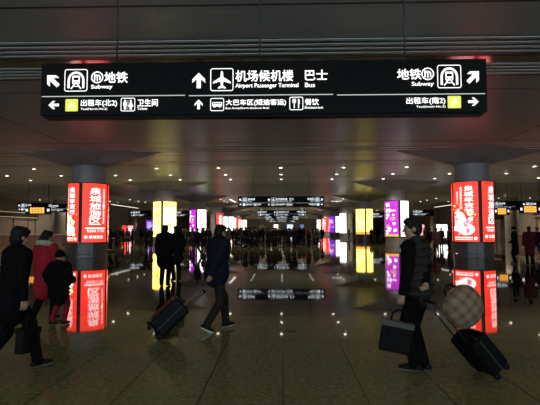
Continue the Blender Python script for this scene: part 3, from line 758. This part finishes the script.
def person(name, loc, head_dir, H, label, group=None, ankles=((.09, .0, .08), (-.09, .0, .08)), toes=(0, 0), wrists=((.27, .04, .80), (-.27, .04, .80)), pelvis=.93, lean=.02,
           coat='black_cloth', coat_len=.80, coat_fat=1.0, trouser='black_cloth', hair='short', headyaw=0, headpitch=0, voxel=.007, detail=True, curl=.55, puffer=False, sleeve=None, vest=None,
           fur=False, hood=None, sole='solegrey', shoecol='shoe', palm=(None, None), backpack=None, child=False):
    s = H/1.72; V = Vector
    root = empty(name, loc, atan2(-head_dir[0], head_dir[1]))
    sc = lambda t: V(t)*s
    pel = V((0, 0, pelvis))*s; lean_v = lambda z: V((0, lean*(z-pelvis)/.5, z))*s
    chest = lean_v(pelvis+.36); neck = lean_v(pelvis+.53); shz = pelvis+.475
    hsz = 1.12 if child else 1.0
    hc = lean_v(pelvis+.675) + V((0, .012, 0))*s
    HM = Matrix.Rotation(R(headyaw), 3, 'Z') @ Matrix.Rotation(R(-headpitch), 3, 'X')
    hp = lambda x, y, z: hc + HM @ (V((x, y, z))*s*hsz)
    B = []
    # body trunk
    B.append(cap_geo(pel + V((-.05, 0, -.02))*s, .115*s, pel + V((.05, 0, -.02))*s, .115*s, .85)); B.append(cap_geo(pel, .145*s, lean_v(pelvis+.18), .13*s, .72)); B.append(cap_geo(lean_v(pelvis+.18), .13*s, chest, .16*s, .66))
    SL = [lean_v(shz) + V((q*.175, 0, 0))*s for q in (1, -1)]
    B.append(cap_geo(SL[0], .058*s, SL[1], .058*s)); B.append(cap_geo(neck - V((0, 0, .08))*s, .06*s, hc - V((0, .01, .05))*s, .052*s))
    # head: skull, jaw, nose, ears, brow, lips, chin
    er = lambda x, y, z: (x*s*hsz, y*s*hsz, z*s*hsz)
    B.append(ell_geo(hp(0, -.005, .02), er(.076, .094, .098), HM)); B.append(ell_geo(hp(0, .022, -.045), er(.058, .066, .072), HM)); B.append(ell_geo(hp(0, .062, -.095), er(.024, .022, .02), HM))
    if detail:
        B.append(cap_geo(hp(0, .085, .015), .009*s, hp(0, .104, -.022), .014*s, 1, 8, 3)); B.append(cap_geo(hp(-.03, .078, .026), .012*s, hp(.03, .078, .026), .012*s, 1, 8, 3))
        B.append(cap_geo(hp(-.018, .082, -.055), .009*s, hp(.018, .082, -.055), .009*s, 1, 8, 3))
        for q in (-1, 1): B.append(ell_geo(hp(q*.078, -.008, -.005), er(.012, .02, .032), HM, 10, 6)); B.append(ell_geo(hp(q*.04, .062, -.02), er(.024, .02, .026), HM, 10, 6))
    # limbs
    arms = []; 
    for i, q in enumerate((1, -1)):
        sh = SL[i]; wt = sc(wrists[i]); el, wr = ik(sh, wt, .275*s, .245*s, (q*.35, -1, -.1))
        arms.append((sh, el, wr)); B.append(cap_geo(sh, .05*s, el, .04*s)); B.append(cap_geo(el, .04*s, wr, .027*s))
        d = wr-el; nrm = V(palm[i]) if palm[i] else V((-q, .1, 0))
        thumb = V((0, 1, 0)) if not palm[i] else V((-q, .2, .3))
        if detail: B += hand_prims(wr, d, nrm, thumb, s, curl)
        else: B.append(cap_geo(wr, .03*s, wr + d.normalized()*.12*s, .022*s))
    legs = []
    for i, q in enumerate((1, -1)):
        hip = pel + V((q*.088, 0, -.02))*s; an = sc(ankles[i]); kn, an = ik(hip, an, .43*s, .425*s, (q*.05, 1, 0))
        legs.append((hip, kn, an)); B.append(cap_geo(hip, .082*s, kn, .055*s)); B.append(cap_geo(kn, .054*s, an, .036*s))
    def foot(i):
        an = legs[i][2]; q = (1, -1)[i]; p = R(toes[i]); fd = V((q*.12, cos(p), -sin(p))).normalized(); up = V((0, sin(p), cos(p)))
        heel = an - fd*.045*s - up*.035*s; ball = an + fd*.12*s - up*.045*s; tip = an + fd*.165*s - up*.05*s
        return an, fd, up, heel, ball, tip
    for i in (0, 1):
        an, fd, up, heel, ball, tip = foot(i); B.append(cap_geo(heel, .032*s, ball, .03*s)); B.append(cap_geo(an, .036*s, ball, .026*s))
    e1, e2, lp = hp(.033, .088, .006), hp(-.033, .088, .006), hp(0, .09, -.055)
    def face(c):
        if (c-e1).length < .013*s or (c-e2).length < .013*s: return 1
        dl = HM.inverted() @ (c-lp)
        if abs(dl.z) < .009*s and abs(dl.x) < .024*s and dl.y > -.015*s: return 2
        return 0
    solid('body', B, voxel, M['skin'], root, 2 if detail else 3, face if detail else None, (M['eye'], M['lip']) if detail else ())
    # trousers
    T = [cap_geo(pel + V((-.05, 0, 0))*s, .135*s, pel + V((.05, 0, 0))*s, .135*s, .82)]
    for hip, kn, an in legs:
        e = an + (kn-an)*.08; T.append(cap_geo(hip, .102*s, kn, .076*s)); T.append(cap_geo(kn, .076*s, e, .062*s)); T.append(cap_geo(e + V((0, .01, .0))*s, .060*s, e - V((0, 0, .025))*s, .064*s))
    solid('trousers', T, max(.012, voxel), M[trouser], root, 3)
    # coat or jacket
    f = coat_fat; J = []; hem = coat_len
    top = neck - V((0, 0, .055))*s; J.append(cap_geo(lean_v(shz-.01) + V((.14, 0, 0))*s, .078*s*f, lean_v(shz-.01) + V((-.14, 0, 0))*s, .078*s*f, .95))
    J.append(cap_geo(lean_v(shz-.05), .135*s*f, top, .085*s, .8))
    if puffer or vest:
        zz = hem + .05
        while zz < shz + .01:
            J.append(ell_geo(lean_v(zz), (.205*s*f, .152*s*f, .060*s))); zz += .085
        J.append(cap_geo(lean_v(hem+.06), .165*s*f, chest, .17*s*f, .70))
    else:
        J.append(cap_geo(lean_v(hem+.12), .178*s*f, lean_v(pelvis+.16), .160*s*f, .76)); J.append(cap_geo(lean_v(pelvis+.16), .160*s*f, chest + V((0, 0, .04))*s, .182*s*f, .70))
        J.append(cap_geo(lean_v(hem+.04), .185*s*f, lean_v(hem+.12), .178*s*f, .78))
    J.append(cap_geo(neck - V((0, 0, .05))*s, .082*s, neck + V((0, -.008, .01))*s, .074*s, .95))
    SLV = []
    for i, (sh, el, wr) in enumerate(arms):
        e = wr - (wr-el).normalized()*.012*s
        SLV += [cap_geo(sh, .078*s*f, el, .062*s*f), cap_geo(el, .062*s*f, e, .048*s)]
        if puffer:
            for a, b_, r0, n_ in ((sh, el, .086, 4), (el, e, .068, 3)):
                for k in range(n_): c = a + (b_-a)*((k+.5)/n_); SLV.append(ell_geo(c, (r0*s*f,)*3, None, 10, 6))
    if sleeve:
        solid('jacket', J, max(.011, voxel), M[vest or coat], root, 3); solid('sleeves', SLV, max(.011, voxel), M[sleeve], root, 3)
    else: solid('jacket', J + SLV, max(.011, voxel), M[coat], root, 3)
    # collar, fur, hood, pack
    if fur:
        Fp = []
        for k in range(14):
            a = 2*pi*k/14; c = neck + V((.125*cos(a), .105*sin(a) - .02, .02 - .025*sin(a)))*s; Fp.append(ell_geo(c, (.062*s, .058*s, .058*s), None, 10, 6))
        solid('fur_collar', Fp, .012, M['fur'], root, 1)
    if hood:
        solid('hood', [ell_geo(neck + V((0, -.095, -.01))*s, (.125*s, .075*s, .085*s)), ell_geo(neck + V((0, -.06, .035))*s, (.11*s, .07*s, .05*s))], .012, M[hood], root, 3)
    if backpack:
        bp = [ell_geo(chest + V((0, -.20, -.02))*s, (.15*s, .10*s, .21*s)), ell_geo(chest + V((0, -.255, -.09))*s, (.11*s, .06*s, .10*s))]
        solid('backpack', bp, .014, M[backpack], root, 2)
    # hair
    hr = []
    if hair == 'hat':
        hr = [ell_geo(hp(0, -.008, .048), er(.092, .108, .092), HM), cap_geo(hp(-.02, -.01, .14), .02*s, hp(.02, -.01, .14), .02*s)]
        for k in range(14): a = 2*pi*k/14; hr.append(ell_geo(hp(.088*cos(a), -.008+.105*sin(a), .022), er(.018, .018, .024), None, 8, 5))
    else:
        hr = [ell_geo(hp(0, -.016, .036), er(.087, .1, .094), HM), ell_geo(hp(0, -.035, .0), er(.084, .082, .098), HM), cap_geo(hp(-.045, .062, .085), .026*s, hp(.045, .062, .085), .026*s)]
        for k in range(9): a = k*.7; hr.append(ell_geo(hp(.05*cos(a), -.015+.055*sin(a), .112), er(.03, .03, .022), HM, 8, 5))
        if hair == 'long': hr += [cap_geo(hp(0, -.055, 0), .075*s, hp(0, -.07, -.17), .062*s), cap_geo(hp(.066, -.02, 0), .03*s, hp(.06, -.035, -.15), .03*s), cap_geo(hp(-.066, -.02, 0), .03*s, hp(-.06, -.035, -.15), .03*s)]
        if hair == 'full': hr += [ell_geo(hp(0, -.04, -.035), er(.088, .078, .075), HM), ell_geo(hp(0, -.02, .05), er(.094, .106, .09), HM)]
        if hair == 'bun': hr += [ell_geo(hp(0, -.11, .07), er(.045, .045, .045), HM)]
    solid('knit_hat' if hair == 'hat' else 'hair', hr, max(.009, voxel), M['hair'] if hair != 'hat' else M['black_cloth'], root, 2)
    # shoes
    for i in (0, 1):
        an, fd, up, heel, ball, tip = foot(i); pr = [cap_geo(heel + up*.006*s, .042*s, ball + up*.0*s, .042*s), cap_geo(ball, .040*s, tip, .031*s), cap_geo(an + up*.01*s, .046*s, an + fd*.06*s - up*.02*s, .04*s), cap_geo(an + up*.035*s, .043*s, an, .045*s)]
        base = an - up*.085*s
        solid('shoe', pr, .009, M[shoecol], root, 2, (lambda c: 1 if (c-(an - up*.050*s)).dot(up) < 0 else 0), (M[sole],))
    tag(root, label, 'person', group); return root

def wpos(root, p):  # a local point of a person in the world
    return Matrix.Translation(root.location) @ root.rotation_euler.to_matrix().to_4x4() @ Vector(p)

DRAFT = globals().get('DRAFT', False)

def loc_of(base, heading, wpt, H):
    # a world point in the figure's own unscaled frame
    return tuple((Matrix.Rotation(-atan2(-heading[0], heading[1]), 3, 'Z') @ (Vector(wpt)-Vector(base)))/(H/1.72))
# right man walking to the left with case, plaid bag and briefcase
rb = ground(420.5, 372); rhd = (-.80, .60)
towhand = onplane(430, 302, rb.y-.30); baghand = onplane(400.5, 308, rb.y-.22)
wr1 = Vector(loc_of(rb, rhd, towhand, 1.74)) + Vector((0, .03, .085)); wr2 = Vector(loc_of(rb, rhd, baghand, 1.74)) + Vector((0, -.01, .07))
rm = person('person', rb, rhd, 1.74, 'person in grey quilted vest with black sleeves pulling the suitcase with plaid bag', ankles=((.05, -.03, .085), (-.055, .04, .085)), toes=(0, 0),
       wrists=(tuple(wr1), tuple(wr2)), pelvis=.925, lean=.04, coat='charcoal_cloth', vest='greyvest', sleeve='black_cloth', coat_len=.84, coat_fat=1.10, trouser='black_cloth', hair='short', headyaw=32, headpitch=4, curl=.75, sole='solegrey')
# middle man walking to the right with a suitcase
mb_ = ground(216, 330.5); mhd = (.74, .62)
mtow = onplane(204, 291, mb_.y-.28)
wr3 = Vector(loc_of(mb_, mhd, mtow, 1.70)) + Vector((0, .03, .08))
mm_ = person('person', mb_, mhd, 1.70, 'person striding in navy hooded jacket and white-soled shoes, pulling a black suitcase', ankles=((.08, -.24, .12), (-.08, .24, .085)), toes=(26, -4),
       wrists=(tuple(wr3), (-.27, .22, .90)), pelvis=.905, lean=.05, coat='navy_cloth', coat_len=.88, coat_fat=1.34, trouser='brown_trouser', hair='short', headyaw=6, headpitch=10, hood='navy_cloth', curl=.7, sole='sole')
# standing pair
pa = person('person', ground(164.5, 286), (.05, 1), 1.73, 'taller of the two standing people, black coat, back turned, left one', 'standing pair', wrists=((.20, .16, .95), (-.25, .05, .82)), coat='black_cloth', coat_len=.66, coat_fat=1.28, voxel=.009)
pb = person('person', ground(176.5, 281), (-.55, .8), 1.71, 'right one of the two standing people, dark coat, face turned left', 'standing pair', wrists=((.25, .05, .82), (-.20, .18, 1.0)), coat='charcoal_cloth', coat_len=.68, coat_fat=1.2, headyaw=25, voxel=.009)
# left man
lm_ = person('person', ground(10, 372.5), (.55, .83), 1.66, 'person in long black coat at the left edge carrying a dark handbag', ankles=((.09, .28, .085), (-.09, -.28, .14)), toes=(-4, 28), wrists=((.30, -.02, .76), (-.30, .10, .80)),
       pelvis=.905, lean=.05, coat='black_cloth', coat_len=.70, coat_fat=1.18, trouser='black_cloth', hair='full', headpitch=12, curl=.75)
# woman in red coat and child
wm = person('person', ground(43.5, 321.5), (.25, .96), 1.60, 'person in red coat with cream fur collar, dark hat, walking beside a child', ankles=((.08, .14, .085), (-.08, -.20, .11)), toes=(-4, 22), wrists=((.36, .12, .80), (-.25, .05, .84)),
       pelvis=.915, coat='red_coat', coat_len=.58, coat_fat=1.2, trouser='black_cloth', hair='long', headyaw=-25, headpitch=14, fur=True, voxel=.008)
ch = person('person', ground(58, 325.5), (.2, .98), 1.26, 'child in black puffer jacket and red trousers beside the red coat', ankles=((.09, .08, .085), (-.09, -.12, .10)), toes=(0, 15), wrists=((.29, .12, 1.02), (-.27, .06, .95)),
       pelvis=.90, coat='black_cloth', coat_len=.62, coat_fat=1.38, trouser='red_trouser', hair='hat', puffer=True, hood='black_cloth', headyaw=-10, voxel=.008, child=True)

# ------------------------------------------------------------------ luggage
def suitcase(name, L, Wd, D, handle, label, cm):
    """standing at the origin on its wheels, z up, handle rising at the back (+y)"""
    root = empty(name, (0, 0, 0)); z0 = .06
    b = MB(); b.box((-Wd/2, -D/2, z0), (Wd/2, D/2, z0+L), cm, .045); b.build('shell', root)
    for q in (-.30, -.1, .1, .30):
        r = MB(); r.box((q*Wd-.018, -D/2-.008, z0+.07), (q*Wd+.018, D/2+.008, z0+L-.07), cm, .006); r.build('rib', root)
    z = MB(); z.box((-Wd/2-.006, -.012, z0+.03), (Wd/2+.006, .012, z0+L-.03), M['blackmetal'], .005); z.box((-Wd/2+.03, -.012, z0+L-.02), (Wd/2-.03, .012, z0+L+.006), M['blackmetal'], .004); z.build('zip_band', root)
    for sx in (-1, 1):
        for sy in (-1, 1):
            w = MB(); c = (sx*(Wd/2-.05), sy*(D/2-.05)); vs = []
            pts = [(c[0]-.016, c[1], .035), (c[0]+.016, c[1], .035)]; w.tube(pts, .035, M['rubber'], 16); w.box((c[0]-.024, c[1]-.02, .04), (c[0]+.024, c[1]+.02, z0+.03), M['blackmetal'], .004); w.build('wheel', root)
    h = MB()
    for sx in (-1, 1): h.tube([(sx*.10, D/2-.05, z0+L-.04), (sx*.10, D/2-.05, z0+L+handle)], .009, M['darkrod'])
    h.build('telescopic_rods', root)
    g = MB(); g.tube([(-.115, D/2-.05, z0+L+handle), (.115, D/2-.05, z0+L+handle)], .016, M['rubber']); g.build('grip', root)
    t = MB(); t.tube([(-.09, 0, z0+L-.005), (-.07, 0, z0+L+.03), (.07, 0, z0+L+.03), (.09, 0, z0+L-.005)], .011, M['rubber']); t.build('carry_handle', root)
    tag(root, label, 'suitcase', 'rolling suitcases'); return root
def tow(case, hand, wheels, D, toplen, gripy):
    """tilt the case about its rear wheels so that its grip lies in the towing hand"""
    hand = Vector(hand); w = Vector(wheels); dirh = Vector((hand.x-w.x, hand.y-w.y, 0)).normalized()
    # local axes: z' along the case towards the hand, y' the back side facing the hand/ground
    t = hand - w; t.z -= .035
    ang = atan2(t.z, Vector((t.x, t.y)).length); zc = dirh*cos(ang) + Vector((0, 0, sin(ang)))
    yc = dirh*sin(ang) - Vector((0, 0, cos(ang))); yc = yc.normalized(); xc = yc.cross(zc)
    Mx = Matrix((xc, yc, zc)).transposed()
    piv = Vector((0, D/2-.05, .035))
    case.rotation_euler = Mx.to_euler(); case.location = w + Vector((0, 0, .035)) - Mx @ piv
    return Mx, zc, yc, xc
def reach(case_len, handle, z0=.06): return z0+case_len+handle-.035

def span(hand, w): return (Vector(hand) - Vector((w.x, w.y, .035))).length
d1 = .25; L1 = .46; wpt = ground(488, 375.5); H1 = span(towhand, wpt) - .06 - L1 + .035
c1 = suitcase('rolling_suitcase', L1, .40, d1, H1, 'black suitcase tilted under the round plaid bag', M['case'])
M1, zc1, yc1, xc1 = tow(c1, towhand, wpt, d1, 0, 0)
d2 = .30; L2 = .55; wpt = ground(158.5, 337); H2 = max(.12, span(mtow, wpt) - .06 - L2 + .035)
c2 = suitcase('rolling_suitcase', L2, .42, d2, H2, 'black suitcase trailing behind the person in navy jacket', M['casehard'])
tow(c2, mtow, wpt, d2, 0, 0)
print('handles', H1, H2)

# round plaid bag riding on the first suitcase
pbg = empty('round_bag', (0, 0, 0)); PR = .235
sb = solid('bag_body', [ell_geo((0, 0, 0), (PR, .15, PR), None, 32, 20)], .012, M['plaid'], pbg, 2)
t = MB(); t.tube([(PR*1.0*cos(a), 0, PR*1.0*sin(a)) for a in [2*pi*k/40 for k in range(41)]], .010, M['plaid']); t.build('piping', pbg)
t = MB(); t.tube([(-.07, 0, PR-.01), (-.06, 0, PR+.05), (0, 0, PR+.075), (.06, 0, PR+.05), (.07, 0, PR-.01)], .011, M['leather']); t.build('strap', pbg)
pbg.rotation_euler = (M1 @ Matrix.Rotation(R(90), 3, 'Z')).to_euler()
pbg.location = c1.location + zc1*(.06+L1+.02+PR) + yc1*(d1/2-.05-.025-PR)
tag(pbg, 'round beige and brown plaid bag on top of the tilted suitcase', 'bag')

def handbag(name, hand, rz, w, h, d, label, trim, roll=0):
    root = empty(name, hand, rz, (0, roll, rz)); dz = .13
    b = MB(); vs = []
    b.box((-w/2, -d/2, -dz-h), (w/2, d/2, -dz), M['leather'], .02); b.build('bag_body', root)
    t = MB(); t.box((-w/2-.004, -d/2-.006, -dz-.055), (w/2+.004, d/2+.006, -dz+.006), M[trim], .006); t.build('top_band', root)
    p = MB(); p.box((-w*.33, -d/2-.012, -dz-h*.82), (w*.33, -d/2+.01, -dz-h*.28), M['leather'], .008); p.build('pocket', root)
    for s in (-1, 1):
        q = MB(); q.tube([(-w*.25, s*d*.3, -dz-.03), (-w*.22, s*d*.22, -.05), (-w*.08, s*.012, -.004), (w*.08, s*.012, -.004), (w*.22, s*d*.22, -.05), (w*.25, s*d*.3, -dz-.03)], .008, M['leather']); q.build('handle', root)
    tag(root, label, 'bag'); return root
handbag('briefcase', baghand + Vector((-.01, -.03, -.015)), R(-8), .33, .33, .11, 'black briefcase with pale top band held by the person in grey vest', 'bagtrim', R(10))
k = 1.66/1.72; hb = wpos(lm_, (.30*k, .055*k, .655))
handbag('handbag', hb, R(70), .24, .27, .12, 'dark handbag held by the person at the left edge', 'leather', R(4))

# ------------------------------------------------------------------ crowd
protos = []
specs = [
 dict(coat='black_cloth', coat_len=.72, hair='short'),
 dict(coat='charcoal_cloth', coat_len=.60, coat_fat=1.1, hair='long'),
 dict(coat='navy_cloth', coat_len=.78, hair='short', ankles=((.08, .22, .085), (-.08, -.26, .13)), toes=(-4, 25), pelvis=.905, trouser='bluegrey_cloth'),
 dict(coat='olive_cloth', coat_len=.76, hair='hat', backpack='charcoal_cloth'),
 dict(coat='grey_cloth', coat_len=.64, hair='bun', ankles=((.08, -.24, .13), (-.08, .22, .085)), toes=(25, -4), pelvis=.905),
 dict(coat='black_cloth', coat_len=.55, coat_fat=1.15, hair='hat', wrists=((.22, .2, .98), (-.22, .2, .98))),
 dict(coat='dim_red_cloth', coat_len=.60, coat_fat=1.1, hair='long'),
 dict(coat='maroon_cloth', coat_len=.58, coat_fat=1.12, hair='short', wrists=((.24, .22, 1.0), (-.26, .05, .82))),
]
def crowd(i, loc, ang, label, group, scale=1.0):
    if len(protos) <= i or protos[i] is None:
        while len(protos) <= i: protos.append(None)
        protos[i] = person('person', (0, 0, 0), (0, 1), 1.70, 'x', None, voxel=.022, detail=False, **specs[i]); o = protos[i]
    else: o = copy_tree(protos[i])
    o.location = loc; o.rotation_euler = (0, 0, ang); o.scale = (scale,)*3; tag(o, label, 'person', group); return o
named = [
 (0, 110.5, 251, 60, 'person in dark coat pushing a trolley beside the left red pillar', 'people near the left red pillar'),
 (1, 116, 250, 20, 'long-haired person in dark coat just right of the trolley pusher', 'people near the left red pillar'),
 (6, 308.3, 245, 180, 'person in red coat standing near the centre of the crowd', 'people in the central crowd'),
 (0, 315.5, 245, 90, 'dark-coated person just right of the red-coated one', 'people in the central crowd'),
 (5, 294.5, 249, 10, 'dark-hatted person nearest the viewer left of the central red coat', 'people in the central crowd'),
 (0, 349.3, 240, 90, 'lone dark figure beside the white lit right pillar', 'people on the right side'),
 (1, 383, 243.5, 30, 'dark figure left of the purple pillar', 'people on the right side'),
 (0, 377.5, 242, 10, 'dark figure close to the orange-yellow right pillar', 'people on the right side'),
 (2, 430, 252, 20, 'left one of two people behind the grey vest, walking off', 'people on the right side'),
 (4, 436.5, 253, -10, 'right one of two people behind the grey vest, walking off', 'people on the right side'),
 (3, 450, 250, 30, 'person with a pack beside the left edge of the right red pillar', 'people on the right side'),
 (7, 530, 265, -20, 'person in maroon coat at the right edge', 'people at the right edge'),
 (5, 515.5, 264, 60, 'dark-hatted person left of the maroon coat', 'people at the right edge'),
 (2, 538, 258, 100, 'dark figure cut by the right edge beside the maroon coat', 'people at the right edge'),
 (2, 197.5, 256, 150, 'walking person just left of the head of the navy jacket', 'people in the central crowd'),
 (0, 146, 249, -30, 'dark figure just left of the standing pair, nearer one', 'people on the left side'),
 (5, 151, 247, 60, 'hatted dark figure touching the left side of the standing pair', 'people on the left side'),
 (3, 127.5, 246, 20, 'person with a pack left of the other dark figures in the left aisle', 'people on the left side'),
 (1, 136, 246.5, 0, 'long-haired dark figure in the middle of the left aisle group', 'people on the left side'),
]
for i, px, py, ang, label, g in named: crowd(i, ground(px, py), R(ang), label, g)
rc = random.Random(11); used = []
gl = 'dark-clothed person in the distant crowd below the central hanging signs'
n = 0
while n < 88:
    px = rc.choice((rc.uniform(184, 330), rc.uniform(222, 305))); py = rc.choice((rc.uniform(240, 249), rc.uniform(239, 244)))
    p = ground(px, py)
    if abs(p.x) > 10.0 or any((p-q).length < .75 for q in used) or (px > 318 and py < 242): continue
    used.append(p); crowd(rc.choice((0, 0, 1, 1, 2, 3, 4, 5, 0, 5)), p, rc.uniform(-pi, pi), gl, 'distant crowd', rc.uniform(.94, 1.06)); n += 1
for k, (px, py) in enumerate(((119, 243.5), (123, 244), (132, 243), (140.5, 243), (145, 243.5), (186, 247.5), (191.5, 246), (183.5, 244.5), (204, 249), (209.5, 247))):
    crowd((0, 1, 5, 0, 2, 3, 0, 1, 5, 0)[k], ground(px, py), rc.uniform(-pi, pi), 'small dark figure in the distant crowd left of the navy jacket, among the left pillars', 'distant left crowd', rc.uniform(.95, 1.05))
for k, (px, py) in enumerate(((424.5, 245), (441.5, 247.5), (371.5, 241))):
    crowd((1, 0, 5)[k], ground(px, py), rc.uniform(-pi, pi), 'small dark figure far off among the right pillars', 'distant right figures', 1.0)
# luggage trolley by the left red pillar
p = ground(106.5, 252)
root = empty('luggage_trolley', p, R(60)); t = MB(); t.box((-.3, -.45, .14), (.3, .45, .18), M['chrome'], .01); t.build('platform', root)
t = MB(); t.tube([(-.28, -.43, .16), (-.28, -.55, .98), (.28, -.55, .98), (.28, -.43, .16)], .02, M['chrome']); t.build('push_bar', root)
for sx in (-1, 1):
    for sy in (-1, 1): t = MB(); t.tube([(sx*.25-.02, sy*.36, .07), (sx*.25+.02, sy*.36, .07)], .07, M['rubber'], 16); t.box((sx*.25-.03, sy*.36-.02, .07), (sx*.25+.03, sy*.36+.02, .15), M['blackmetal']); t.build('wheel', root)
tag(root, 'small luggage trolley by the base of the left red pillar', 'trolley')

# ------------------------------------------------------------------ light and output
w = bpy.data.worlds.new('open_end_fill'); S.world = w; w.use_nodes = True  # ambient fill added through the open rear end, brightens the near hall
bg = w.node_tree.nodes['Background']; bg.inputs['Color'].default_value = (.74, .92, 1, 1); bg.inputs['Strength'].default_value = 2.1
S.view_settings.view_transform = 'Standard'; S.view_settings.look = 'None'; S.view_settings.gamma = 1; S.view_settings.use_curve_mapping = False
S.view_settings.exposure = 0
S.cycles.max_bounces = 8; S.cycles.sample_clamp_indirect = 4; S.cycles.use_light_tree = True
